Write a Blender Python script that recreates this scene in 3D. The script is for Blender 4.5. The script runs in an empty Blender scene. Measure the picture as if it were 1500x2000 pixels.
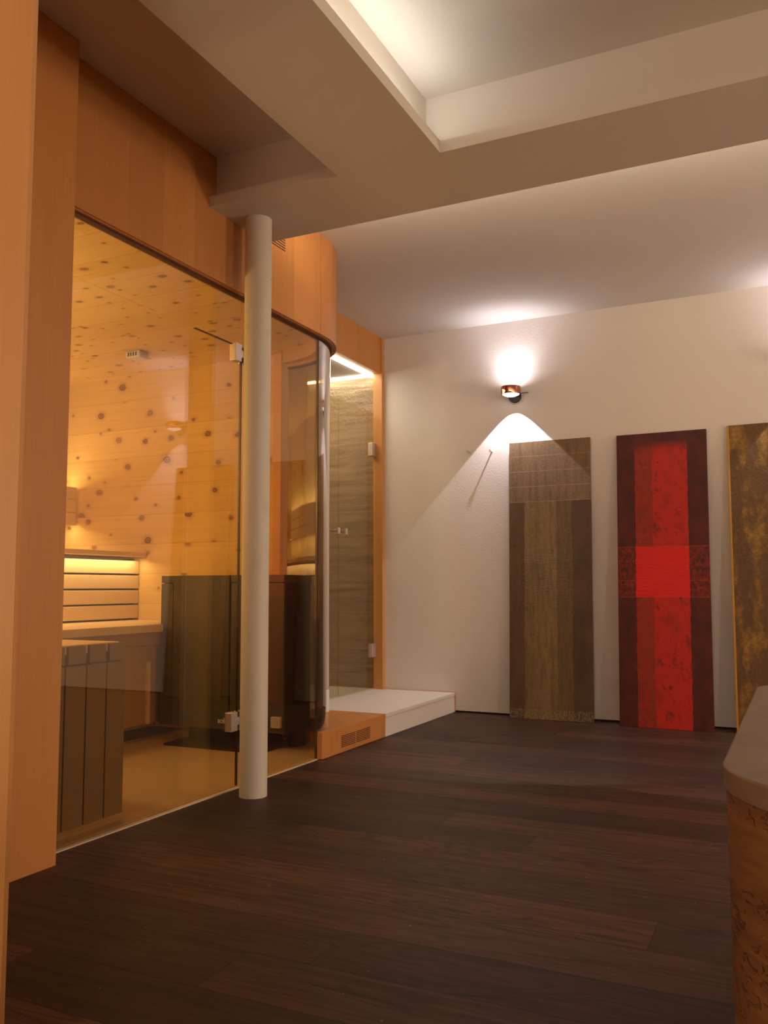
import bpy, bmesh, math
from mathutils import Vector, Matrix
S = bpy.context.scene
COL = S.collection
# ------------------------------------------------------------------ camera
FPX, YAW, PITCH, ROLL = 1694.35, 0.447651, 0.0871925, 0.00289725
cy, sy, cp, sp = math.cos(YAW), math.sin(YAW), math.cos(PITCH), math.sin(PITCH)
fw = Vector((-sy*cp, cy*cp, sp)); rt = Vector((cy, sy, 0)); dn = fw.cross(rt)
ca, sa = math.cos(ROLL), math.sin(ROLL)
ax = ca*rt + sa*dn; by = -sa*rt + ca*dn
cam = bpy.data.cameras.new('camera')
cam.sensor_fit = 'VERTICAL'; cam.sensor_height = 24; cam.lens = FPX*24/2000
cam.clip_start = 0.02
co = bpy.data.objects.new('camera', cam); COL.objects.link(co)
M = Matrix(((ax.x, -by.x, -fw.x, 0), (ax.y, -by.y, -fw.y, 0), (ax.z, -by.z, -fw.z, 0.9), (0, 0, 0, 1)))
co.matrix_world = M
S.camera = co
S.view_settings.view_transform = 'Standard'
S.view_settings.look = 'None'
S.view_settings.exposure = 0.40
S.view_settings.gamma = 1.0
S.view_settings.use_curve_mapping = False
# ------------------------------------------------------------------ light
W = bpy.data.worlds.new('world'); S.world = W; W.use_nodes = True
W.node_tree.nodes['Background'].inputs[0].default_value = (1, .72, .5, 1)
W.node_tree.nodes['Background'].inputs[1].default_value = 0.0
S.cycles.max_bounces = 10; S.cycles.transparent_max_bounces = 16
S.cycles.diffuse_bounces = 5; S.cycles.glossy_bounces = 5
S.cycles.caustics_reflective = False; S.cycles.caustics_refractive = False
S.cycles.sample_clamp_indirect = 4.0

WARM = (1, .725, .52); SAUNA = (1, .84, .53); COOL = (1, .90, .97)
def light(name, typ, loc, power, color, rot=(0, 0, 0), size=.1, size_y=None, spot=None, blend=.1, spread=None):
    l = bpy.data.lights.new(name, typ); l.energy = power; l.color = color
    if typ == 'AREA':
        l.size = size
        if size_y: l.shape = 'RECTANGLE'; l.size_y = size_y
        if spread: l.spread = spread
    elif typ == 'SPOT':
        l.shadow_soft_size = size; l.spot_size = spot; l.spot_blend = blend
    else: l.shadow_soft_size = size
    o = bpy.data.objects.new(name, l); COL.objects.link(o); o.location = loc; o.rotation_euler = rot
    return o
PI = math.pi
# unseen warm fill lights added behind and beside the camera for ambience
light('ambient_fill', 'POINT', (3.2, 1.6, 1.9), 66, WARM, size=.25)
light('ambient_fill', 'POINT', (-.3, -1.3, .8), 62, WARM, size=.25)
light('ambient_fill', 'POINT', (3.7, 4.4, 1.2), 105, WARM, size=.25)
# cove and ledge strips, plus a fill in the shower
light('cove_light', 'AREA', (-1.262, 1.2, 2.66), 4.8, (1, .95, .88), rot=(0, PI+.25, 0), size=.03, size_y=3.6)
light('shower_fill', 'AREA', (-3.5, 5.35, 2.54), 10, (1, .84, .62), size=.8)  # unseen panel added to brighten the stone below the light strips
light('ledge_light', 'AREA', (.2, 3.452, 2.652), 20, (1, .80, .60), rot=(PI-.5, 0, 0), size=4.7, size_y=.025)
# sauna
light('bench_light', 'AREA', (-4.0, 3.35, 1.10), 4.2, SAUNA, rot=(0, .25, 0), size=.02, size_y=2.4)
light('backrest_light', 'AREA', (-4.68, 3.35, 1.60), 7, SAUNA, rot=(0, PI, 0), size=.03, size_y=2.4)
light('backrest_underlight', 'AREA', (-4.66, 3.35, 1.36), 6, SAUNA, rot=(0, 0, 0), size=.03, size_y=2.4)
light('sauna_fill', 'POINT', (-3.6, 2.35, 1.7), 23, SAUNA, size=.12)  # unseen point light added to lift the pine interior

# ------------------------------------------------------------------ materials
class N:
    def __init__(s, name):
        s.m = bpy.data.materials.new(name); s.m.use_nodes = True
        s.t = s.m.node_tree; s.t.nodes.clear()
        s.out = s.t.nodes.new('ShaderNodeOutputMaterial')
    def n(s, typ, **kw):
        nd = s.t.nodes.new('ShaderNode'+typ)
        for k, v in kw.items():
            if k[0] == 'i' and k[1:].isdigit(): s.put(nd.inputs[int(k[1:])], v)
            elif hasattr(nd, k) and k not in nd.inputs.keys(): setattr(nd, k, v)
            else: s.put(nd.inputs[k.replace('_', ' ')], v)
        return nd
    def put(s, inp, v):
        if isinstance(v, bpy.types.NodeSocket): s.t.links.new(v, inp)
        elif isinstance(v, bpy.types.Node): s.t.links.new(v.outputs[0], inp)
        else:
            if inp.type == 'RGBA' and len(v) == 3: v = (*v, 1)
            inp.default_value = v
    def math(s, op, a, b=0.0, c=0.0, clamp=False):
        nd = s.t.nodes.new('ShaderNodeMath'); nd.operation = op; nd.use_clamp = clamp
        s.put(nd.inputs[0], a); s.put(nd.inputs[1], b)
        if len(nd.inputs) > 2: s.put(nd.inputs[2], c)
        return nd.outputs[0]
    def pos(s): return s.n('NewGeometry').outputs['Position']
    def gen(s): return s.n('TexCoord').outputs['Generated']
    def sep(s, v): return s.n('SeparateXYZ', i0=v).outputs
    def comb(s, x, y, z=0.0): return s.n('CombineXYZ', i0=x, i1=y, i2=z).outputs[0]
    def noise(s, v, scale, detail=3.0, rough=.5, dist=0.0):
        return s.n('TexNoise', Vector=v, Scale=scale, Detail=detail, Roughness=rough, Distortion=dist).outputs[0]
    def scale(s, v, x, y, z): return s.n('Mapping', Vector=v, Scale=(x, y, z)).outputs[0]
    def ramp(s, f, stops, interp='LINEAR'):
        nd = s.t.nodes.new('ShaderNodeValToRGB'); s.put(nd.inputs[0], f)
        cr = nd.color_ramp; cr.interpolation = interp
        while len(cr.elements) < len(stops): cr.elements.new(.5)
        for e, (p, c) in zip(cr.elements, stops):
            e.position = p
            e.color = (c, c, c, 1) if isinstance(c, (int, float)) else (*c, 1)
        return nd.outputs[0]
    def mix(s, f, a, b, mode='MIX'):
        nd = s.t.nodes.new('ShaderNodeMix'); nd.data_type = 'RGBA'; nd.blend_type = mode
        s.put(nd.inputs[0], f); s.put(nd.inputs[6], a); s.put(nd.inputs[7], b)
        return nd.outputs[2]
    def rnd(s, v):
        w = s.n('TexWhiteNoise', Vector=v); return w.outputs[0]
    def bump(s, h, strength, dist=.01, normal=None):
        b = s.n('Bump', Height=h, Strength=strength, Distance=dist)
        if normal is not None: s.put(b.inputs['Normal'], normal)
        return b.outputs[0]
    def bsdf(s, col, rough=.5, metal=0.0, normal=None, spec=None, coat=0.0):
        p = s.t.nodes.new('ShaderNodeBsdfPrincipled')
        s.put(p.inputs['Base Color'], col); s.put(p.inputs['Roughness'], rough); s.put(p.inputs['Metallic'], metal)
        if normal is not None: s.put(p.inputs['Normal'], normal)
        if spec is not None: s.put(p.inputs['Specular IOR Level'], spec)
        if coat: p.inputs['Coat Weight'].default_value = coat; p.inputs['Coat Roughness'].default_value = .2
        s.t.links.new(p.outputs[0], s.out.inputs[0]); return s.m

def plain(name, col, rough=.5, metal=0.0, spec=None):
    k = N(name); h = k.noise(k.pos(), 60, 3)
    return k.bsdf(col, k.math('MULTIPLY_ADD', h, .12, rough-.06), metal, spec=spec)
def plaster(name, col, bump=.25, sc=150):
    k = N(name); p = k.pos()
    h = k.noise(p, sc, 4, .6); h2 = k.noise(p, sc*.35, 2)
    c = k.mix(k.noise(p, 1.6, 3), tuple(x*.96 for x in col), tuple(min(1, x*1.03) for x in col))
    return k.bsdf(c, .9, normal=k.bump(k.math('ADD', h, k.math('MULTIPLY', h2, .8)), bump, .006), spec=.2)
def veneer(name, c0, c1, width=.205, joint=True):
    # vertical grain; panels of slightly different tone along the wall
    k = N(name); p = k.pos(); x, y, z = k.sep(p)
    a = k.math('ADD', x, y)
    pid = k.math('FLOOR', k.math('DIVIDE', a, width))
    v = k.comb(k.math('MULTIPLY', a, 110), k.math('MULTIPLY', z, 3), k.math('MULTIPLY', pid, 7.3))
    g = k.noise(v, 1.0, 5, .65, .6)
    v2 = k.comb(k.math('MULTIPLY', a, 6), k.math('MULTIPLY', z, .9), pid)
    g2 = k.noise(v2, 1.0, 3, .5, .8)
    f = k.math('ADD', k.math('MULTIPLY', g, .55), k.math('MULTIPLY', g2, .45))
    c = k.mix(k.ramp(f, [(.25, 0), (.75, 1)]), c0, c1)
    tone = k.math('MULTIPLY_ADD', k.rnd(k.comb(pid, k.math('FLOOR', k.math('ADD', k.math('MULTIPLY', z, .7 if joint else 0.0), k.math('MULTIPLY', k.rnd(k.comb(pid, 8.0)), 3.0))))), .20, .86)
    c = k.mix(1.0, c, k.comb(tone, tone, tone), 'MULTIPLY')
    return k.bsdf(c, .42, normal=k.bump(g, .05, .003), spec=.4)
def pine(name, ua, va, bw=.21, seed=0.0, dens=.55, fu=4.4, fv=5.6):
    k = N(name); s_ = k.sep(k.pos()); u, v = s_[ua], s_[va]
    b = k.math('FLOOR', k.math('DIVIDE', v, bw)); fr = k.math('FRACT', k.math('DIVIDE', v, bw))
    r = k.rnd(k.comb(b, seed)); off = k.math('MULTIPLY', r, 9.0)
    uu = k.math('ADD', u, off)
    w = k.noise(k.comb(k.math('MULTIPLY', uu, 1.1), k.math('MULTIPLY', v, 7), b), 1.0, 3, .5)
    base = k.mix(r, (.66, .455, .165), (.76, .55, .23))
    gr = k.noise(k.comb(k.math('MULTIPLY', uu, 1.5), k.math('MULTIPLY', v, 55), b), 1.0, 4, .6, .5)
    base = k.mix(k.math('MULTIPLY', k.ramp(gr, [(.40, 0), (.72, 1)]), .30), base, (.55, .27, .08))
    # knots
    vv = k.comb(k.math('ADD', k.math('MULTIPLY', uu, fu), k.math('MULTIPLY', w, .25)), k.math('MULTIPLY', v, fv), seed)
    vo = k.n('TexVoronoi', Vector=vv, Scale=1.0, Randomness=.95, voronoi_dimensions='2D')
    d, cc = vo.outputs['Distance'], vo.outputs['Color']
    cs = k.n('SeparateColor', i0=cc).outputs
    on = k.math('LESS_THAN', cs[0], dens)
    sz = k.math('MULTIPLY_ADD', k.math('POWER', cs[1], 1.8), .095, .036)
    dd = k.math('DIVIDE', k.math('ADD', d, k.math('MULTIPLY', k.math('SUBTRACT', k.noise(vv, 7, 3), .5), .075)), sz)
    ring = k.ramp(k.math('MULTIPLY', dd, .4), [(0, .98), (.10, .98), (.15, .55), (.24, .62), (.30, 1), (.40, .92), (.44, .28), (.70, .14), (1, 0)])
    ring = k.math('MULTIPLY', ring, k.math('MULTIPLY', on, k.math('MULTIPLY_ADD', cs[2], .40, .62)))
    halo = k.math('MULTIPLY', k.ramp(k.n('TexVoronoi', Vector=k.comb(k.math('MULTIPLY', k.sep(vv)[0], 1.0), k.sep(vv)[1], seed), Scale=1.0, Randomness=.95, voronoi_dimensions='2D').outputs['Distance'], [(0, 1), (.22, 0)]), k.math('MULTIPLY', on, k.ramp(gr, [(.35, 0), (.65, 1)])))
    base = k.mix(k.math('MULTIPLY', halo, .40), base, (.40, .17, .05))
    c = k.mix(ring, base, (.12, .030, .010))
    seam = k.math('LESS_THAN', fr, .012)
    c = k.mix(k.math('MULTIPLY', seam, .45), c, (.22, .09, .03))
    return k.bsdf(c, .55, normal=k.bump(gr, .04, .002), spec=.3)

def planks():
    k = N('smoked_oak_planks'); x, y, z = k.sep(k.pos())
    BW = .213
    yy = k.math('DIVIDE', k.math('SUBTRACT', y, 1.874-.213*20), BW)
    b = k.math('FLOOR', yy); fr = k.math('FRACT', yy)
    r = k.rnd(k.comb(b, 1.7)); xo = k.math('ADD', x, k.math('MULTIPLY', r, 13.0))
    xb = k.math('DIVIDE', xo, 2.3); j = k.math('FLOOR', xb); fx = k.math('FRACT', xb)
    pid = k.comb(b, j, 4.0); t = k.rnd(pid)
    g = k.noise(k.comb(k.math('MULTIPLY', xo, 2.2), k.math('MULTIPLY', y, 34), k.math('MULTIPLY', t, 20)), 1.0, 6, .65, 1.2)
    g2 = k.noise(k.comb(k.math('MULTIPLY', xo, .9), k.math('MULTIPLY', y, 5), k.math('MULTIPLY', t, 9)), 1.0, 3, .5, .5)
    # cathedral figure
    wv = k.math('SINE', k.math('MULTIPLY', k.math('ADD', k.math('MULTIPLY', k.noise(k.comb(k.math('MULTIPLY', xo, 1.3), k.math('MULTIPLY', y, 6), k.math('MULTIPLY', t, 31)), 1.0, 2), 1.0), k.math('MULTIPLY', y, .2)), 95.0))
    fig = k.math('MULTIPLY', k.ramp(wv, [(.25, 0), (.9, 1)]), k.ramp(g2, [(.50, 0), (.62, 1)]))
    c = k.mix(t, (.020, .009, .006), (.105, .045, .026))
    c = k.mix(k.math('MULTIPLY', k.ramp(g, [(.45, 0), (.58, 1)]), .60), c, (.014, .007, .005))
    c = k.mix(k.math('MULTIPLY', k.ramp(g2, [(.45, 0), (.75, 1)]), .35), c, (.12, .052, .030))
    c = k.mix(k.math('MULTIPLY', fig, .75), c, (.012, .007, .006))
    seam = k.math('MAXIMUM', k.math('LESS_THAN', fr, .020), k.math('LESS_THAN', fx, .0012))
    c = k.mix(seam, c, (.006, .004, .003))
    sv_ = k.n('TexVoronoi', Vector=k.comb(x, y), Scale=6.0, voronoi_dimensions='2D')
    speck = k.math('LESS_THAN', k.math('ADD', sv_.outputs['Distance'], k.math('MULTIPLY', k.n('SeparateColor', i0=sv_.outputs['Color']).outputs[0], .028)), .019)
    c = k.mix(k.math('MULTIPLY', speck, .55), c, (.40, .27, .20))
    h = k.math('SUBTRACT', k.math('MULTIPLY', g, .5), k.math('MULTIPLY', seam, 1.5))
    ro = k.math('MULTIPLY_ADD', g, .20, .42)
    return k.bsdf(c, ro, normal=k.bump(h, .22, .002), spec=.30)

def tiles():
    k = N('sauna_floor_tiles'); x, y, z = k.sep(k.pos())
    fx = k.math('FRACT', k.math('DIVIDE', k.math('ADD', x, 12.0), .6)); fy = k.math('FRACT', k.math('DIVIDE', k.math('ADD', y, .28), .6))
    s_ = k.math('MAXIMUM', k.math('LESS_THAN', fx, .006), k.math('LESS_THAN', fy, .006))
    n = k.noise(k.pos(), 14, 4)
    c = k.mix(n, (.52, .36, .20), (.62, .45, .27))
    c = k.mix(k.math('MULTIPLY', s_, .5), c, (.20, .12, .06))
    return k.bsdf(c, .45, spec=.4)
def stone(name, c0, c1, c2, rough_top=True):
    k = N(name); p = k.pos(); x, y, z = k.sep(p)
    v = k.comb(k.math('MULTIPLY', k.math('ADD', x, y), 2.2), k.math('MULTIPLY', z, 22), 0.0)
    g = k.noise(v, 1.0, 6, .62, .8)
    g2 = k.noise(k.comb(k.math('ADD', x, y), k.math('MULTIPLY', z, 3.2), 2.0), 1.3, 4, .6, .5)
    c = k.mix(k.ramp(g, [(.3, 0), (.7, 1)]), c0, c1)
    c = k.mix(k.math('MULTIPLY', k.ramp(g2, [(.42, 0), (.7, 1)]), .6), c, c2)
    joint = k.math('LESS_THAN', k.math('FRACT', k.math('DIVIDE', k.math('SUBTRACT', z, .30), .62)), .005)
    c = k.mix(k.math('MULTIPLY', joint, .5), c, (.5, .4, .28))
    nn = k.math('ADD', k.noise(p, 22, 5, .7), k.math('MULTIPLY', g, .5))
    return k.bsdf(c, .6, normal=k.bump(nn, k.math('MULTIPLY_ADD', k.math('GREATER_THAN', z, 2.2), .55, .25), .02), spec=.3)
def travertine(name, c0, c1, pores=True):
    k = N(name); x, y, z = k.sep(k.pos())
    v = k.comb(k.math('MULTIPLY', x, 4), k.math('MULTIPLY', y, 4), k.math('MULTIPLY', z, 26 if pores else 8))
    g = k.noise(v, 1.0, 6, .65, 1.0)
    c = k.mix(k.ramp(g, [(.3, 0), (.7, 1)]), c0, c1)
    if pores:
        g2 = k.noise(k.comb(k.math('MULTIPLY', x, 38), k.math('MULTIPLY', y, 38), k.math('MULTIPLY', z, 80)), 1.0, 3, .6, .6)
        band = k.ramp(k.noise(k.comb(x, y, k.math('MULTIPLY', z, 9)), 1.2, 2), [(.42, 0), (.62, 1)])
        po = k.math('MULTIPLY', k.ramp(g2, [(.55, 0), (.62, 1)]), band)
        c = k.mix(k.math('MULTIPLY', po, .75), c, (.07, .028, .01))
        h = k.math('SUBTRACT', k.math('MULTIPLY', g, .4), po)
        return k.bsdf(c, .55, normal=k.bump(h, .7, .006), spec=.35)
    return k.bsdf(c, .40, spec=.4)
def glass(name, tint, refl=1.0):
    k = N(name)
    g = k.n('NewGeometry')
    dt = k.n('VectorMath', operation='DOT_PRODUCT', i0=g.outputs['Normal'], i1=g.outputs['Incoming']).outputs['Value']
    c = k.math('ABSOLUTE', dt)
    fr = k.math('MULTIPLY_ADD', k.math('POWER', k.math('SUBTRACT', 1.0, c), 5.0), .95*refl, .045*refl, clamp=True)
    tr = k.n('BsdfTransparent', Color=tint); gl = k.n('BsdfGlossy', Color=(1, 1, 1), Roughness=.0)
    m = k.n('MixShader', i0=fr, i1=tr, i2=gl)
    k.t.links.new(m.outputs[0], k.out.inputs[0]); return k.m
def emis(name, col, st):
    k = N(name); e = k.n('Emission', Color=col, Strength=st); k.t.links.new(e.outputs[0], k.out.inputs[0]); return k.m

m_wall = plaster('white_roughcast', (.74, .70, .66), .28, 220)
m_ceil = plaster('ceiling_paint', (.74, .71, .67), .12, 200)
m_slab = plaster('dropped_ceiling_paint', (.68, .63, .56), .10, 200)
m_ven = veneer('beech_veneer', (.52, .215, .060), (.63, .295, .090))
m_ven2 = veneer('beech_veneer_pier', (.53, .245, .072), (.62, .315, .105), .6, False)
m_ven3 = veneer('beech_veneer_pilaster', (.52, .215, .060), (.63, .295, .090), .3, False)
m_edge = plain('beech_edge', (.46, .19, .065), .45)
m_post = plain('light_wood_post', (.66, .34, .14), .45)
m_pinew = pine('stone_pine_wall', 0, 2, .20, 1.0, .78)
m_pinec = pine('stone_pine_ceiling', 0, 1, .24, 5.0, .75, 6.0, 8.5)
m_pines = pine('stone_pine_side', 1, 2, .20, 3.0, .55)
m_head = plain('pine_header', (.50, .29, .085), .5)
m_bench = plain('bench_abachi', (.76, .56, .33), .55)
m_slat = plain('backrest_slat_wood', (.72, .52, .30), .5)
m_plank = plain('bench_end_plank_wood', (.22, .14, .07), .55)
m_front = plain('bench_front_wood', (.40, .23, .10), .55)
m_floor = planks(); m_tile = tiles()
m_white = plain('white_step_stone', (.80, .76, .72), .45)
m_col = None
m_thr = plain('threshold_strip', (.74, .60, .44), .4)
m_stone = stone('shower_travertine', (.17, .115, .065), (.44, .33, .20), (.34, .25, .14))
m_showfl = plain('shower_tray', (.52, .50, .38), .4)
m_trav = travertine('bar_travertine', (.12, .050, .018), (.25, .120, .046))
m_travt = travertine('bar_top_travertine', (.15, .098, .060), (.235, .165, .108), False)
m_glass = glass('bronze_glass', (.94, .875, .72), 1.5)
m_glassS = glass('shower_glass', (.90, .85, .76), .8)
m_glassC = glass('curved_bronze_glass', (.64, .58, .49), 3.2)
m_chrome = plain('brushed_steel', (.72, .68, .66), .42, .85)
m_dark = plain('dark_gap', (.02, .012, .01), .6)
m_slot = plain('slot_dark_brown', (.07, .022, .012), .7)
m_black = plain('black_steel', (.018, .015, .012), .40)
m_blackf = plain('stove_front_steel', (.060, .050, .034), .42)
m_led = emis('shower_led', (1, .90, .72), 13.0)
m_copper = plain('rose_copper', (.55, .25, .16), .08, 1.0)
m_grey = plain('grey_plastic', (.55, .53, .48), .5)
m_pin = plain('painted_hook', (.50, .45, .41), .4)
m_logo = plain('logo_print', (.75, .74, .70), .5)
m_base = plain('shadow_gap', (.025, .018, .016), .7)

k = N('column_paint'); p_ = k.pos()
d_ = k.n('TexVoronoi', Vector=p_, Scale=7.0).outputs['Distance']
c_ = k.mix(k.math('LESS_THAN', d_, .035), (.66, .62, .54), (.28, .2, .15))
c_ = k.mix(k.math('MULTIPLY', k.ramp(k.noise(p_, 7, 4), [(.6, 0), (.75, 1)]), .3), c_, (.45, .38, .33))
m_col = k.bsdf(c_, .55, spec=.35)

# ---------------- canvases (Generated: x across, z up)
def canvas_brown():
    k = N('canvas_brown'); x, y, z = k.sep(k.gen())
    w = k.noise(k.comb(k.math('MULTIPLY', x, 3), 0.0, k.math('MULTIPLY', z, 30)), 1.0, 3)
    xx = k.math('ADD', x, k.math('MULTIPLY', k.math('SUBTRACT', w, .5), .035))
    bands = k.ramp(xx, [(0, (.115, .062, .034)), (.19, (.25, .17, .075)), (.39, (.27, .18, .08)), (.585, (.165, .110, .048)), (.77, (.085, .046, .030))], 'CONSTANT')
    n1 = k.noise(k.comb(k.math('MULTIPLY', x, 45), 0.0, k.math('MULTIPLY', z, 120)), 1.0, 6, .7)
    n2 = k.noise(k.comb(k.math('MULTIPLY', x, 3), 0.0, k.math('MULTIPLY', z, 6)), 1.0, 4, .6)
    top = k.math('GREATER_THAN', z, .775)
    c = k.mix(top, bands, (.24, .155, .085))
    c = k.mix(k.math('MULTIPLY', k.ramp(n2, [(.35, 0), (.7, 1)]), .5), c, (.20, .135, .055))
    c = k.mix(k.math('MULTIPLY', k.ramp(n1, [(.38, 1), (.62, 0)]), .32), c, (.050, .028, .018))
    n3 = k.noise(k.comb(k.math('MULTIPLY', x, 16), 0.0, k.math('MULTIPLY', z, 7)), 1.0, 6, .75)
    c = k.mix(k.math('MULTIPLY', k.ramp(n3, [(.46, 0), (.66, 1)]), .55), c, (.070, .038, .022))
    ze = k.math('FRACT', k.math('DIVIDE', k.math('SUBTRACT', z, .775), .0565))
    xe = k.math('FRACT', k.math('DIVIDE', k.math('ADD', x, .01), .195))
    ln = k.math('MULTIPLY', k.math('MAXIMUM', k.math('LESS_THAN', ze, .05), k.math('MULTIPLY', k.math('LESS_THAN', xe, .02), .6)), k.math('MULTIPLY', top, k.math('LESS_THAN', z, .985)))
    c = k.mix(k.math('MULTIPLY', ln, .55), c, (.32, .22, .13))
    bottom = k.math('MULTIPLY', k.math('LESS_THAN', z, .035), k.math('GREATER_THAN', n1, .5))
    c = k.mix(k.math('MULTIPLY', bottom, .6), c, (.26, .20, .10))
    zone = k.math('MULTIPLY', k.ramp(z, [(.38, 0), (.44, 1), (.56, 1), (.62, 0)]), k.ramp(x, [(.15, 0), (.22, 1), (.75, 1), (.85, 0)]))
    wr = k.noise(k.comb(k.math('MULTIPLY', x, 9), 0.0, k.math('MULTIPLY', z, 190)), 1.0, 4, .6, 1.0)
    h = k.math('ADD', k.math('MULTIPLY', n1, .7), k.math('MULTIPLY', k.math('MULTIPLY', wr, zone), 2.2))
    h = k.math('SUBTRACT', h, k.math('MULTIPLY', ln, .5))
    return k.bsdf(c, .6, normal=k.bump(h, .5, .006), spec=.3)
def canvas_red():
    k = N('canvas_red'); x, y, z = k.sep(k.gen())
    w = k.noise(k.comb(k.math('MULTIPLY', x, 2), 0.0, k.math('MULTIPLY', z, 45)), 1.0, 4)
    xx = k.math('ADD', x, k.math('MULTIPLY', k.math('SUBTRACT', w, .5), .03))
    n1 = k.noise(k.comb(k.math('MULTIPLY', x, 22), 0.0, k.math('MULTIPLY', z, 60)), 1.0, 6, .75)
    n2 = k.noise(k.comb(k.math('MULTIPLY', x, 6), 0.0, k.math('MULTIPLY', z, 13)), 1.0, 6, .7)
    side = k.mix(k.ramp(n2, [(.35, 0), (.7, 1)]), (.040, .006, .004), (.11, .012, .007))
    zone = k.math('MULTIPLY', k.math('GREATER_THAN', z, .432), k.math('LESS_THAN', z, .603))
    side = k.mix(k.math('MULTIPLY', k.math('MULTIPLY', zone, k.ramp(n1, [(.44, 0), (.68, 1)])), .7), side, (.42, .03, .012))
    mid = k.mix(k.ramp(n2, [(.30, 0), (.5, 1)]), (.20, .014, .007), (.47, .015, .007))
    hole = k.math('MULTIPLY', k.ramp(n2, [(.53, 0), (.62, 1)]), k.ramp(n1, [(.40, 0), (.55, 1)]))
    mid = k.mix(k.math('MULTIPLY', hole, k.math('SUBTRACT', 1.0, zone)), mid, (.11, .012, .007))
    mid = k.mix(k.math('MULTIPLY', zone, .85), mid, (.66, .010, .006))
    lf = k.math('MULTIPLY', k.math('LESS_THAN', xx, .40), k.math('SUBTRACT', 1.0, zone))
    mid = k.mix(k.math('MULTIPLY', lf, k.ramp(n1, [(.30, .25), (.6, .95)])), mid, (.20, .022, .010))
    inm = k.math('MULTIPLY', k.math('GREATER_THAN', xx, .205), k.math('LESS_THAN', xx, .785))
    inm = k.math('MULTIPLY', inm, k.ramp(k.math('ADD', z, k.math('MULTIPLY', n2, .04)), [(.955, 1), (.99, 0)]))
    c = k.mix(inm, side, mid)
    edge = k.math('MAXIMUM', k.math('MAXIMUM', k.math('LESS_THAN', k.math('ABSOLUTE', k.math('SUBTRACT', z, .603)), .0016), k.math('LESS_THAN', k.math('ABSOLUTE', k.math('SUBTRACT', z, .488)), .0014)),
                  k.math('LESS_THAN', k.math('ABSOLUTE', k.math('SUBTRACT', z, .432)), .0014))
    c = k.mix(k.math('MULTIPLY', edge, .35), c, (.42, .06, .03))
    wr = k.noise(k.comb(k.math('MULTIPLY', x, 7), 0.0, k.math('MULTIPLY', z, 170)), 1.0, 4, .6, 1.0)
    h = k.math('ADD', k.math('MULTIPLY', n1, .5), k.math('MULTIPLY', k.math('MULTIPLY', wr, k.math('MULTIPLY', inm, k.ramp(z, [(.38, 0), (.45, 1), (.62, 1), (.66, 0)]))), 1.2))
    return k.bsdf(c, .5, normal=k.bump(h, .45, .005), spec=.35)
def canvas_gold():
    k = N('canvas_gold'); x, y, z = k.sep(k.gen())
    w = k.noise(k.comb(k.math('MULTIPLY', x, 2), 0.0, k.math('MULTIPLY', z, 25)), 1.0, 4)
    xx = k.math('ADD', x, k.math('MULTIPLY', k.math('SUBTRACT', w, .5), .05))
    n1 = k.noise(k.comb(k.math('MULTIPLY', x, 18), 0.0, k.math('MULTIPLY', z, 55)), 1.0, 6, .7)
    n2 = k.noise(k.comb(k.math('MULTIPLY', x, 5), 0.0, k.math('MULTIPLY', z, 9)), 1.0, 5, .6)
    b = k.ramp(xx, [(0, (.11, .058, .020)), (.2, (.12, .066, .022)), (.42, (.15, .080, .022)), (.6, (.16, .085, .022)), (.8, (.11, .055, .014))], 'CONSTANT')
    c = k.mix(k.ramp(n2, [(.48, 0), (.62, 1)]), b, (.33, .175, .028))
    c = k.mix(k.math('MULTIPLY', k.ramp(n1, [(.40, 1), (.58, 0)]), .65), c, (.12, .060, .018))
    edge = k.math('LESS_THAN', x, .02)
    c = k.mix(edge, c, (.50, .24, .03))
    return k.bsdf(c, .5, normal=k.bump(k.math('ADD', n1, n2), .8, .006), spec=.35)

# ------------------------------------------------------------------ mesh helpers
def box(bm, x0, x1, y0, y1, z0, z1):
    vs = [bm.verts.new((x, y, z)) for x in (x0, x1) for y in (y0, y1) for z in (z0, z1)]
    for f in ((0, 1, 3, 2), (4, 6, 7, 5), (0, 4, 5, 1), (2, 3, 7, 6), (0, 2, 6, 4), (1, 5, 7, 3)):
        bm.faces.new([vs[i] for i in f])
def prism(bm, pts, z0, z1):
    a = [bm.verts.new((x, y, z0)) for x, y in pts]; b = [bm.verts.new((x, y, z1)) for x, y in pts]
    bm.faces.new(a[::-1]); bm.faces.new(b)
    n = len(pts)
    for i in range(n): bm.faces.new((a[i], a[(i+1) % n], b[(i+1) % n], b[i]))
def strip(bm, path, off, z0, z1):
    """a wall following path with its second face at off(path)"""
    pts = path + off[::-1]
    n = len(path)
    A0 = [bm.verts.new((*p, z0)) for p in path]; A1 = [bm.verts.new((*p, z1)) for p in path]
    B0 = [bm.verts.new((*p, z0)) for p in off]; B1 = [bm.verts.new((*p, z1)) for p in off]
    for i in range(n-1):
        bm.faces.new((A0[i], A0[i+1], A1[i+1], A1[i])); bm.faces.new((B0[i+1], B0[i], B1[i], B1[i+1]))
        bm.faces.new((A1[i], A1[i+1], B1[i+1], B1[i])); bm.faces.new((A0[i+1], A0[i], B0[i], B0[i+1]))
    bm.faces.new((A0[0], A1[0], B1[0], B0[0])); bm.faces.new((A0[-1], B0[-1], B1[-1], A1[-1]))
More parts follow.
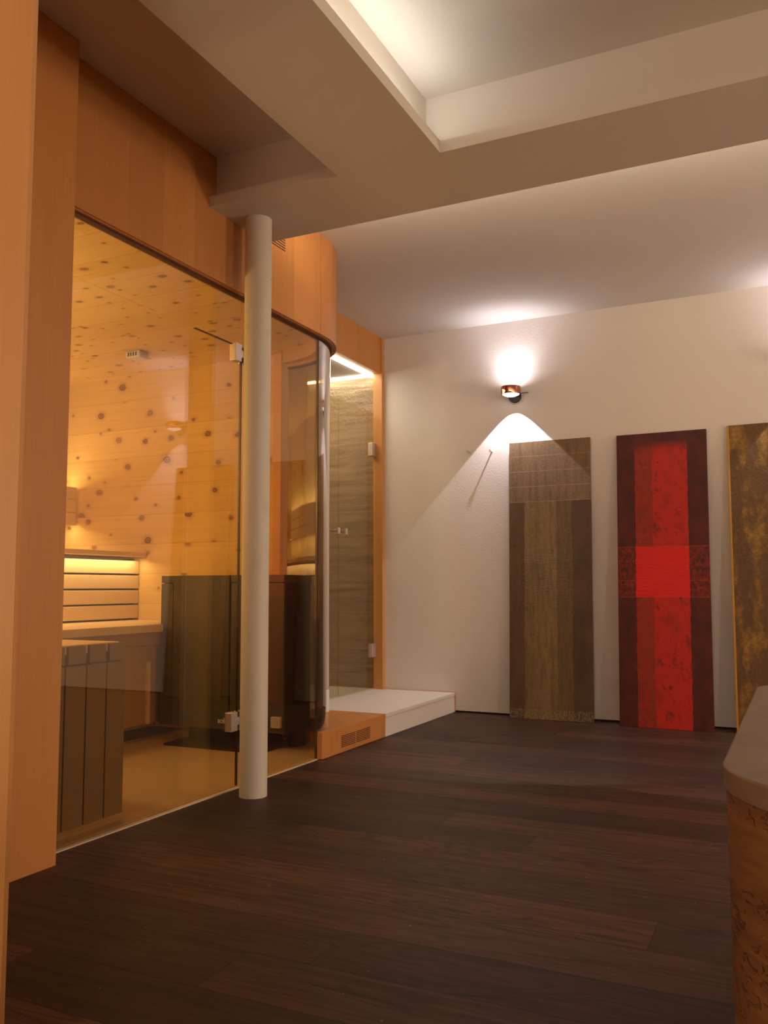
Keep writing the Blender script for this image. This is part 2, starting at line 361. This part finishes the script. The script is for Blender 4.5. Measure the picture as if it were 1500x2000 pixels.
def lathe(bm, prof, seg=48, center=(0, 0, 0), axis='Z', close=False):
    rings = []
    for r, h in prof:
        ring = []
        for i in range(seg):
            a = 2*PI*i/seg; x, y = r*math.cos(a), r*math.sin(a)
            v = {'Z': (x, y, h), 'Y': (x, h, y), 'X': (h, x, y)}[axis]
            ring.append(bm.verts.new(Vector(center)+Vector(v)))
        rings.append(ring)
    rr = list(zip(rings, rings[1:])) + ([(rings[-1], rings[0])] if close else [])
    for a, b in rr:
        for i in range(seg): bm.faces.new((a[i], a[(i+1) % seg], b[(i+1) % seg], b[i]))
    if not close:
        bm.faces.new(rings[0][::-1]); bm.faces.new(rings[-1])
def obj(name, fn, mat, parent=None, loc=(0, 0, 0), bevel=0, smooth=False, rot=None):
    """fn fills a bmesh in WORLD coordinates; mesh is stored relative to loc (the thing's base)"""
    bm = bmesh.new(); fn(bm)
    base = Vector(loc) if parent is None else Vector(parent.get('_b', (0, 0, 0)))
    bmesh.ops.translate(bm, verts=bm.verts, vec=-base)
    bmesh.ops.recalc_face_normals(bm, faces=bm.faces)
    me = bpy.data.meshes.new(name); 
    bm.to_mesh(me); bm.free(); me.materials.append(mat)
    o = bpy.data.objects.new(name, me); COL.objects.link(o)
    if parent: o.parent = parent
    else: o.location = base; o['_b'] = tuple(base)
    if parent: o['_b'] = tuple(base)
    if bevel:
        b = o.modifiers.new('bevel', 'BEVEL'); b.width = bevel; b.segments = 2; b.limit_method = 'ANGLE'; b.angle_limit = math.radians(40)
    if smooth:
        for p in me.polygons: p.use_smooth = True
        try: me.set_sharp_from_angle(angle=math.radians(40))
        except Exception: pass
    return o
def st(o, label=None):
    o['kind'] = 'structure'
    if label: o['label'] = label
    return o
def tag(o, label, cat, group=None):
    o['label'] = label; o['category'] = cat
    if group: o['group'] = group
    return o
def thing(name, loc, label, cat, group=None):
    o = bpy.data.objects.new(name, None); COL.objects.link(o); o.location = loc; o['_b'] = tuple(loc)
    o.empty_display_size = .1
    return tag(o, label, cat, group)
def B(*a): return lambda bm: box(bm, *a)
def BB(*l):
    def f(bm):
        for a in l: box(bm, *a)
    return f

# ------------------------------------------------------------------ room shell
ZC = 2.84
GX = -2.35; FX = -2.31
XR, YN = 4.6, -2.8
st(obj('floor', BB((-2.333, XR, YN, 6.1, -.1, 0), ), m_floor, loc=(0, 0, 0)), 'dark smoked oak plank floor')
st(obj('wall_back', B(-2.90, XR, 6.0, 6.12, .012, ZC), m_wall), 'white roughcast back wall above the paintings')
st(obj('shadow_gap_back', B(-2.30, XR, 6.02, 6.1, 0, .016), m_base), 'dark shadow gap under the back wall')  # near-black strip stands in for the shade under the wall
st(obj('wall_right', B(XR, XR+.1, YN, 6.1, 0, ZC+.1), m_wall))
st(obj('wall_near', B(-2.4, XR, YN-.1, YN, 0, ZC+.1), m_wall))
# ceiling with an opening for the lit cove
X0, X1, Y0, Y1 = -1.205, 2.2, -1.4, 3.025       # lip opening
def ceil(bm):
    a, b, c, d = X0-.15, X1+.15, Y0-.15, Y1+.15
    box(bm, -3.0, a, YN, 6.1, ZC, ZC+.02); box(bm, b, XR, YN, 6.1, ZC, ZC+.02)
    box(bm, a, b, YN, c, ZC, ZC+.02); box(bm, a, b, d, 6.1, ZC, ZC+.02)
st(obj('ceiling', ceil, m_ceil), 'pale painted ceiling')
ZB = 2.59; ZL = 2.638; ZT = 2.885
def slab(bm):
    O0, O1, P0, P1 = -1.658, 2.65, -1.85, 3.475
    def ring(o0, o1, p0, p1, i0, i1, j0, j1, z0, z1):
        box(bm, o0, i0, p0, j1, z0, z1); box(bm, i1, o1, p0, j1, z0, z1)
        box(bm, i0, i1, p0, j0, z0, z1)
        box(bm, o0, o1, j1, p1, z0, z1)
    ring(O0, O1, P0, P1, X0, X1, Y0, Y1, ZB, ZL)
    ring(O0+.05, O1-.05, P0+.05, P1-.05, X0-.10, X1+.10, Y0-.10, Y1+.10, ZL, ZT)
    box(bm, -2.311, O0, 3.025, P1, ZB, ZL); box(bm, -2.311, O0+.05, 3.075, P1-.05, ZL, ZT-.03)
    box(bm, X0-.12, X1+.12, Y0-.12, Y1+.12, ZT, ZT+.02)
st(obj('ceiling', slab, m_slab), 'dropped ceiling frame around the lit cove')
# ------------------------------------------------------------------ wood cladding
RC = (-2.85, 4.06)
def arc(r, a0=0, a1=90, n=24): return [(RC[0]+r*math.cos(math.radians(a0+(a1-a0)*i/n)), RC[1]+r*math.sin(math.radians(a0+(a1-a0)*i/n))) for i in range(n+1)]
ZF = 2.278
st(obj('wall_left', B(-2.37, FX, 2.1, 4.018, ZF, ZC), m_ven), 'beech veneer panelling above the sauna glass')
st(obj('wall_left', lambda bm: strip(bm, [(FX, 4.022)]+arc(.54), [(-2.37, 4.022)]+arc(.48), ZF, ZC), m_ven, smooth=True), 'rounded beech veneer corner above the curved glass')
st(obj('trim_1', lambda bm: strip(bm, [(-2.322, 2.17), (-2.322, 4.06)]+arc(.528), [(-2.36, 2.17), (-2.36, 4.06)]+arc(.49), ZF-.004, ZF+.001), m_edge), 'brown underside edge of the beech panelling')
st(obj('trim_2', lambda bm: strip(bm, [(-2.338, 2.17), (-2.338, 4.06)]+arc(.512), [(-2.368, 2.17), (-2.368, 4.06)]+arc(.482), ZF-.010, ZF-.003), m_slot), 'dark channel holding the glass')
st(obj('wall_left', BB((-2.95, -2.885, 4.60, 5.985, 2.555, ZC)), m_ven), 'beech veneer panel above the shower doors')
st(obj('trim_3', BB((-2.95, -2.875, 5.955, 6.0, .14, ZC)), m_ven2), 'beech post beside the shower')
st(obj('trim_4', BB((-3.0, -2.90, 4.65, 4.875, .14, 2.56)), m_ven), 'beech pier between sauna and shower')
st(obj('trim_5', BB((-2.42, -2.236, 1.55, 2.17, 0, ZC)), m_ven3), 'beech pilaster left of the sauna glass')
st(obj('trim_6', BB((-1.62, -1.30, .1, 1.166, 0, ZC)), m_ven2, bevel=.022), 'near beech pier at the left edge')
st(obj('wall_left', BB((-2.5, -2.42, YN, 1.6, 0, ZC)), m_ven))
# ------------------------------------------------------------------ sauna shell
SX = -4.76; SYL = 2.05; SYB = 4.6; SZ = 2.38
st(obj('wall_sauna_back', B(SX, -2.967, SYB, SYB+.05, 0, SZ+.05), m_pinew), 'knotty stone pine wall behind the stove')
st(obj('wall_sauna_far', B(SX-.05, SX, SYL, SYB, 0, SZ+.05), m_pines))
st(obj('wall_sauna_left', B(SX, -2.36, SYL-.05, SYL, 0, SZ+.05), m_pinew))
st(obj('ceiling', lambda bm: prism(bm, [(SX, SYL), (-2.36, SYL), (-2.36, 4.06)]+arc(.49)[1:]+[(-2.9, SYB), (SX, SYB)], SZ, SZ+.05), m_pinec), 'knotty pine sauna ceiling')
st(obj('trim_7', lambda bm: strip(bm, [(-2.37, SYL), (-2.37, 4.06)]+arc(.48), [(-2.42, SYL), (-2.42, 4.06)]+arc(.43), ZF+.017, SZ+.01), m_head), 'pine header inside the sauna glass')
st(obj('trim_8', BB((-2.967, -2.905, 4.565, 4.65, 0, 2.56)), m_post, bevel=.004), 'light wooden post at the end of the pine wall')
st(obj('floor', B(SX, -2.352, SYL, SYB+.05, -.1, 0), m_tile), 'beige tiled sauna floor')
st(obj('trim_9', B(-2.352, -2.333, 2.17, 4.05, -.05, .004), m_thr), 'pale threshold strip under the sauna glass')
# dark floor band edged by two metal strips in the toe space
dr = thing('dark_floor_strip', (-3.74, 3.4, 0), 'long dark floor band between two bright metal strips under the sauna bench', 'floor_strip')
obj('channel', B(-3.88, -3.61, 2.4, 4.56, .0005, .003), m_black, dr)  # flat near-black sheet on the tiles
obj('edge_strip', B(-3.61, -3.597, 2.4, 4.56, .0005, .006), m_chrome, dr)
obj('edge_strip', B(-3.893, -3.88, 2.4, 4.56, .0005, .006), m_chrome, dr)
# ------------------------------------------------------------------ glazing
ZD = 2.034
def pane(name, lab, fn, mat=None, **kw): return st(obj(name, fn, mat or m_glass, **kw), lab)
pane('window_1', 'fixed bronze glass panel above the sauna door', B(-2.355, -2.345, 2.17, 3.333, ZD+.0015, ZF-.005))
door = pane('door_1', 'bronze glass sauna door', B(-2.355, -2.345, 2.19, 3.333, .008, ZD))
pane('window_2', 'bronze glass panel behind the white column', B(-2.355, -2.345, 3.339, 4.052, .004, ZF-.005))
pane('window_3', 'curved bronze glass corner beside the shower', lambda bm: strip(bm, arc(.505, 0, 90, 40), arc(.495, 0, 90, 40), .141, ZF-.003), m_glassC, smooth=True)
for z in (2.001, .299):
    h = obj('hinge', BB((-2.368, -2.332, 3.270, 3.318, z-.042, z+.042), (-2.364, -2.336, 3.319, 3.338, z-.018, z+.018), (-2.368, -2.332, 3.339, 3.375, z-.042, z+.042)), m_chrome, door, bevel=.002)
# dark glass edges
obj('edge_seal', B(-2.3565, -2.3435, 2.986, 3.262, ZD-.0005, ZD+.002), m_slot, door)
obj('edge_seal', B(-2.356, -2.344, 3.3335, 3.3365, .01, ZD), m_dark, door)
st(obj('trim_10', B(-2.357, -2.343, 4.0525, 4.057, .0, ZF-.005), m_dark), 'dark joint between flat and curved glass')
# shower glazing
SGX = -2.945
for i, (a, b) in enumerate(((4.88, 5.382), (5.388, 5.94))):
    d = pane('door_%d' % (i+2), ('left' if i == 0 else 'right')+' glass shower door', B(SGX-.004, SGX+.004, a, b, .15, 2.25), m_glassS)
    ky = 5.325 if i == 0 else 5.435
    obj('handle', BB((SGX-.005, SGX+.03, ky-.008, ky+.008, 1.292, 1.308), (SGX+.028, SGX+.042, ky-.017, ky+.017, 1.278, 1.322),
                     (SGX-.03, SGX+.005, ky-.008, ky+.008, 1.292, 1.308), (SGX-.042, SGX-.028, ky-.017, ky+.017, 1.278, 1.322)), m_chrome, d, bevel=.002)
    if i == 1:
        for z in (1.96, .43): obj('hinge', BB((SGX-.018, SGX+.018, 5.89, 5.955, z-.05, z+.05)), m_chrome, d, bevel=.002)
# ------------------------------------------------------------------ shower room
st(obj('wall_shower_back', B(-4.3, -2.90, 6.0, 6.1, 0, 2.6), m_stone), 'rough travertine shower wall')
st(obj('wall_shower_left', B(-4.4, -4.3, 4.65, 6.1, 0, 2.6), m_stone))
st(obj('wall_shower_front', B(-4.3, -3.0, 4.66, 4.70, 0, 2.6), m_stone))
st(obj('ceiling', B(-4.3, -2.95, 4.65, 6.0, 2.556, 2.6), m_ceil), 'shower ceiling between the light strips')
st(obj('floor', B(-4.3, -2.95, 4.65, 6.0, .05, .139), m_showfl), 'pale greenish shower floor')
led = thing('led_light_strip', (-2.97, 5.97, 2.55), 'bright white light line around the shower ceiling', 'light strip')
obj('light_bar', B(-2.985, -2.955, 4.75, 5.985, 2.542, 2.5555), m_led, led)
obj('light_bar', B(-4.25, -2.99, 5.935, 5.965, 2.542, 2.5555), m_led, led)
# ------------------------------------------------------------------ step
stp = thing('step_platform', (-2.6, 5, 0), 'low step of beech and white stone in front of the shower', 'step')
inner = arc(.488, 0, 90, 20)
obj('wooden_plinth', lambda bm: prism(bm, [(FX, 4.052), (FX, 4.820), (-2.94, 4.820), (-2.94, 4.66)]+[(-2.90, 4.552)]+inner[::-1]+[(-2.338, 4.052)], 0.002, .139), m_ven, stp, bevel=.0015)
w = obj('stone_top', B(-2.945, FX+.004, 4.822, 5.985, .118, .14), m_white, stp, bevel=.0015); w['label'] = 'white stone top slab'
w = obj('stone_riser', B(-2.92, FX, 4.822, 5.985, .002, .1165), m_white, stp); w['label'] = 'white stone riser'
obj('end_trim', B(-2.875, FX+.003, 5.986, 5.999, 0.002, .14), m_ven, stp)
for (a, b) in ((4.262, 4.428), (4.438, 4.612)):
    obj('vent_grille', BB(*[(FX-.002, FX+.0012, a, b, z, z+.0042) for z in [.030+.0096*i for i in range(7)]]), m_slot, stp)
obj('vent_grille', BB(*[(-2.72, -2.62, 4.525, 4.5275, z, z+.004) for z in [.022+.010*i for i in range(7)]]), m_slot, stp)
g = obj('air_grille', BB(*[(FX-.002, FX+.0012, 3.40, 3.655, z, z+.0060) for z in [2.610+.0135*i for i in range(11)]]), m_slot, loc=(FX, 3.53, 2.6))
tag(g, 'fine horizontal air slots high in the beech panel right of the column', 'air vent')
# ------------------------------------------------------------------ column
c = obj('column', lambda bm: lathe(bm, [(.0605, 0), (.0605, ZB)], 64, (-2.19, 3.237, 0)), m_col, loc=(-2.19, 3.237, 0), smooth=True)
tag(c, 'round white column standing in front of the sauna glass', 'column')
# ------------------------------------------------------------------ sauna furniture
lb = thing('sauna_bench', (-3.8, 3.3, 0), 'lower pale wooden sauna bench with a vertical plank end by the glass', 'bench')
obj('seat', lambda bm: prism(bm, [(-4.08, 2.72), (-3.425, 2.72), (-3.425, 4.105), (-3.49, 4.105), (-3.49, 4.59), (-4.08, 4.59)], .645, .69), m_bench, lb, bevel=.003)
def armtop(bm):
    y = 2.075
    while y < 2.7:
        box(bm, -4.08, -2.47, y, min(y+.095, 2.722), .655, .69); y += .105
obj('seat', armtop, m_bench, lb, bevel=.002)
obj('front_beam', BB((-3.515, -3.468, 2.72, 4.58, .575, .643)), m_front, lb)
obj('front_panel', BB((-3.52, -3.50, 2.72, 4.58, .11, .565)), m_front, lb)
obj('pale_strip', BB((-3.499, -3.485, 4.045, 4.072, .11, .47)), m_bench, lb)  # pale upright strip on the bench front
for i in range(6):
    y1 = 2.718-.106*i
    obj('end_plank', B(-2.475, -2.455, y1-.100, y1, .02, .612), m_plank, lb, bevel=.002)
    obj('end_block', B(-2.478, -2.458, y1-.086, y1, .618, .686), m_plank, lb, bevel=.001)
obj('end_rail', B(-2.50, -2.477, 2.08, 2.715, .05, .615), m_dark, lb)
ub = thing('sauna_bench', (-4.3, 3.3, 0), 'upper sauna bench board glowing from a light strip beneath', 'bench')
obj('seat', B(-4.6, -3.985, 2.06, 4.59, 1.112, 1.142), m_bench, ub, bevel=.003)
obj('back_support', B(-4.13, -4.09, 2.06, 4.59, .69, 1.10), m_dark, ub)
rb = thing('backrest', (-4.06, 3.3, .69), 'lower slatted backrest lit below the upper bench', 'backrest')
for i in range(4):
    z = .703+.0985*i
    obj('slat', B(-4.075, -4.05, 2.3, 4.595, z, z+.087), m_slat, rb, bevel=.003)
rb = thing('backrest', (-4.6, 3.3, 1.3), 'upper slatted backrest in the far sauna corner', 'backrest')
for i in range(3):
    z = 1.345+.092*i
    obj('slat', B(-4.62, -4.60, 2.3, 4.56, z, z+.084), m_slat, rb, bevel=.003)
for y in (2.5, 3.4): obj('bracket', B(-4.758, -4.62, y, y+.04, 1.35, 1.6), m_plank, rb)
# stove
sv = thing('sauna_stove', (-3.02, 4.33, 0), 'tall black sauna stove on a floor plate behind the glass', 'stove')
obj('body', BB((-3.455, -2.60, 4.14, 4.42, .10, .965)), m_black, sv, bevel=.004)
f = obj('front_panel', B(-3.365, -2.962, 4.118, 4.142, .102, .975), m_blackf, sv, bevel=.003)
obj('side_panel', B(-3.46, -3.372, 4.124, 4.142, .102, .928), m_blackf, sv, bevel=.002)
obj('side_panel', B(-2.955, -2.597, 4.124, 4.142, .102, .928), m_blackf, sv, bevel=.002)
obj('top_rim', BB((-3.46, -3.368, 4.124, 4.425, .933, .975), (-2.959, -2.597, 4.124, 4.425, .933, .975), (-3.368, -2.959, 4.39, 4.425, .933, .975)), m_blackf, sv, bevel=.002)
obj('pedestal', BB((-3.30, -2.78, 4.2, 4.40, .0145, .10)), m_black, sv)
obj('floor_plate', B(-3.357, -2.70, 4.045, 4.44, .0005, .014), m_black, sv, bevel=.002)
obj('foot', lambda bm: lathe(bm, [(.05, 0.001), (.05, .02), (.035, .09), (.035, .101)], 24, (-2.655, 4.36, 0)), m_black, sv, smooth=True)
def text(name, body, size, loc, rot, mat, parent, ext=.0008, shear=0):
    cu = bpy.data.curves.new('t', 'FONT'); cu.body = body; cu.size = size; cu.extrude = ext; cu.align_x = 'CENTER'; cu.shear = shear
    cu.offset = size*.02
    to = bpy.data.objects.new('t', cu); COL.objects.link(to)
    bpy.context.view_layer.update()
    me = bpy.data.meshes.new_from_object(to.evaluated_get(bpy.context.evaluated_depsgraph_get()))
    bpy.data.objects.remove(to)
    me.materials.append(mat); o = bpy.data.objects.new(name, me); COL.objects.link(o)
    o.parent = parent; o.location = Vector(loc)-Vector(parent['_b']); o.rotation_euler = rot
    return o
t = text('logo', 'EOS', .028, (-3.005, 4.1165, .138), (PI/2, 0, 0), m_logo, f); t.parent = sv; t['label'] = 'pale EOS lettering'
t2 = obj('logo_accent', lambda bm: prism(bm, [(0, 0), (.005, 0), (.009, .0075), (.004, .0075)], 0, .001), m_logo, sv)
t2.data.transform(Matrix.Translation(Vector((-2.992, 4.1155, .160))-0*Vector((1, 0, 0))) @ Matrix.Rotation(PI/2, 4, 'X') @ Matrix.Translation(Vector(sv['_b'])))
t2.data.transform(Matrix.Translation(-Vector(sv['_b'])))
so = thing('wall_socket', (-2.63, 4.11, .15), 'small pale switch box at the lower right of the stove', 'socket')
obj('housing', B(-2.665, -2.605, 4.10, 4.123, .135, .195), m_pin, so, bevel=.003)
obj('button', B(-2.65, -2.62, 4.097, 4.101, .155, .178), m_pin, so, bevel=.002)
# sensor on the sauna ceiling
sn = thing('ceiling_sensor', (-3.70, 4.14, SZ), 'small grey sensor box under the pine sauna ceiling', 'sensor')
obj('housing', B(-3.76, -3.65, 4.10, 4.19, SZ-.045, SZ-.001), m_grey, sn, bevel=.008)
obj('grid', BB(*[(-3.74+.02*i, -3.732+.02*i, 4.097, 4.101, SZ-.036, SZ-.012) for i in range(4)]), m_dark, sn)
# ------------------------------------------------------------------ wall lamps
def lamp(x, label):
    z = 2.303; y = 5.9034
    r = thing('wall_lamp', (x, 6.0, z), label, 'wall lamp', 'copper wall lamps on the back wall')
    obj('wall_mount', lambda bm: lathe(bm, [(.046, -.022), (.046, 0)], 32, (x+.004, 5.999, z-.025), 'Y'), m_dark, r, smooth=True)
    obj('arm', lambda bm: lathe(bm, [(.009, -.035), (.009, 0)], 16, (x, 5.999, z-.008), 'Y'), m_chrome, r, smooth=True)
    obj('lamp_head', lambda bm: lathe(bm, [(.070, -.028), (.072, 0), (.070, .028), (.066, .028), (.066, -.028)], 48, (x, y, z), 'Z', True), m_copper, r, smooth=True)
    k0 = bpy.data.materials.get('lamp_lens')
    if not k0:
        kk = N('lamp_lens')
        mx = kk.n('MixShader', i0=.5, i1=kk.n('BsdfTransparent', Color=(1, 1, 1)).outputs[0], i2=kk.n('Emission', Color=(.95, .95, 1), Strength=1.6).outputs[0])
        kk.t.links.new(mx.outputs[0], kk.out.inputs[0]); k0 = kk.m
    obj('lens', lambda bm: lathe(bm, [(.064, -.022), (.055, -.032), (.036, -.040), (.004, -.043)], 40, (x, y, z), 'Z'), k0, r, smooth=True)
    ring = obj('lens_rim', lambda bm: lathe(bm, [(.067, -.020), (.067, -.026), (.061, -.026), (.061, -.020)], 40, (x, y, z), 'Z', True), m_chrome, r, smooth=True)
    obj('lever', lambda bm: lathe(bm, [(.0022, 0), (.0022, .075)], 10, (x+.03, 5.985, z-.006), 'X'), m_dark, r)
    light('lamp_beam_down', 'SPOT', (x, y, z-.046), 23, COOL, size=.006, spot=math.radians(85.2), blend=.03)
    light('lamp_beam_up', 'SPOT', (x, y-.01, z+.032), 6, COOL, rot=(PI-.12, 0, 0), size=.03, spot=math.radians(105), blend=1.0)
    light('lamp_beam_up', 'SPOT', (x, y+.0, z+.032), 4.2, COOL, rot=(PI, 0, 0), size=.03, spot=math.radians(172), blend=.9)
    return r
lamp(-1.825, 'round copper wall lamp above the brown painting')
lamp(.15, 'copper wall lamp just outside the right edge, seen mirrored in the sauna glass')
for x, z, lab in ((-2.174, 1.894, 'left one of two small wall hooks below the lamp'), (-2.004, 1.889, 'small wall hook nearer the brown painting')):
    h = obj('wall_hook', lambda bm: (lathe(bm, [(.0075, -.004), (.0075, 0)], 16, (x, 6.0, z), 'Y'), lathe(bm, [(.0045, -.045), (.0045, 0)], 12, (x, 6.0, z), 'Y'), lathe(bm, [(.009, -.050), (.009, -.044)], 16, (x, 6.0, z), 'Y')), m_pin, loc=(x, 6.0, z), smooth=True)
    tag(h, lab, 'hook', 'small hooks on the back wall')
# ------------------------------------------------------------------ paintings
def painting(xb0, xb1, yb, mat, label, ytop=5.975, h=1.945, dx=0, roll=0):
    wv = xb1-xb0
    def f(bm):
        box(bm, -wv/2, wv/2, 0, .022, 0, h)
        bmesh.ops.subdivide_edges(bm, edges=bm.edges[:], cuts=1)
    ob = obj('painting', f, mat, bevel=.002)
    ob.location = ((xb0+xb1)/2, yb, .001)
    ob.rotation_euler = (-math.asin((ytop-yb)/h), roll, 0)
    return tag(ob, label, 'painting')
painting(-1.865, -1.285, 5.885, canvas_brown(), 'tall brown canvas with a faint block grid leaning on the wall', h=1.938)
painting(-1.105, -.527, 5.825, canvas_red(), 'tall red canvas with dark maroon side bands leaning on the wall', h=1.937)
painting(-.400, .180, 5.845, canvas_gold(), 'tall golden ochre canvas leaning on the wall behind the stone counter', h=1.945)
# ------------------------------------------------------------------ stone counter
ct = thing('stone_counter', (.5, 1.8, 0), 'rounded travertine counter at the lower right', 'counter')
def rrect(x0, x1, y0, y1, rn, rf, n=20):
    pts = []
    for cx, cy, r, a0 in ((x0+rf, y1-rf, rf, 90), (x0+rn, y0+rn, rn, 180), (x1-rn, y0+rn, rn, 270), (x1-rf, y1-rf, rf, 0)):
        for i in range(n+1):
            a = math.radians(a0+90*i/n); pts.append((cx+r*math.cos(a), cy+r*math.sin(a)))
    return pts
tp = obj('counter_top', lambda bm: prism(bm, rrect(-.109, 1.3, 1.10, 2.40, .22, .12), .628, .66), m_travt, ct, bevel=.003, smooth=True); tp['label'] = 'smooth beige stone top slab'
obj('counter_body', lambda bm: prism(bm, rrect(-.106, 1.297, 1.103, 2.397, .218, .118), 0.001, .6275), m_trav, ct, smooth=True)

for o in S.objects:
    if '_b' in o: del o['_b']
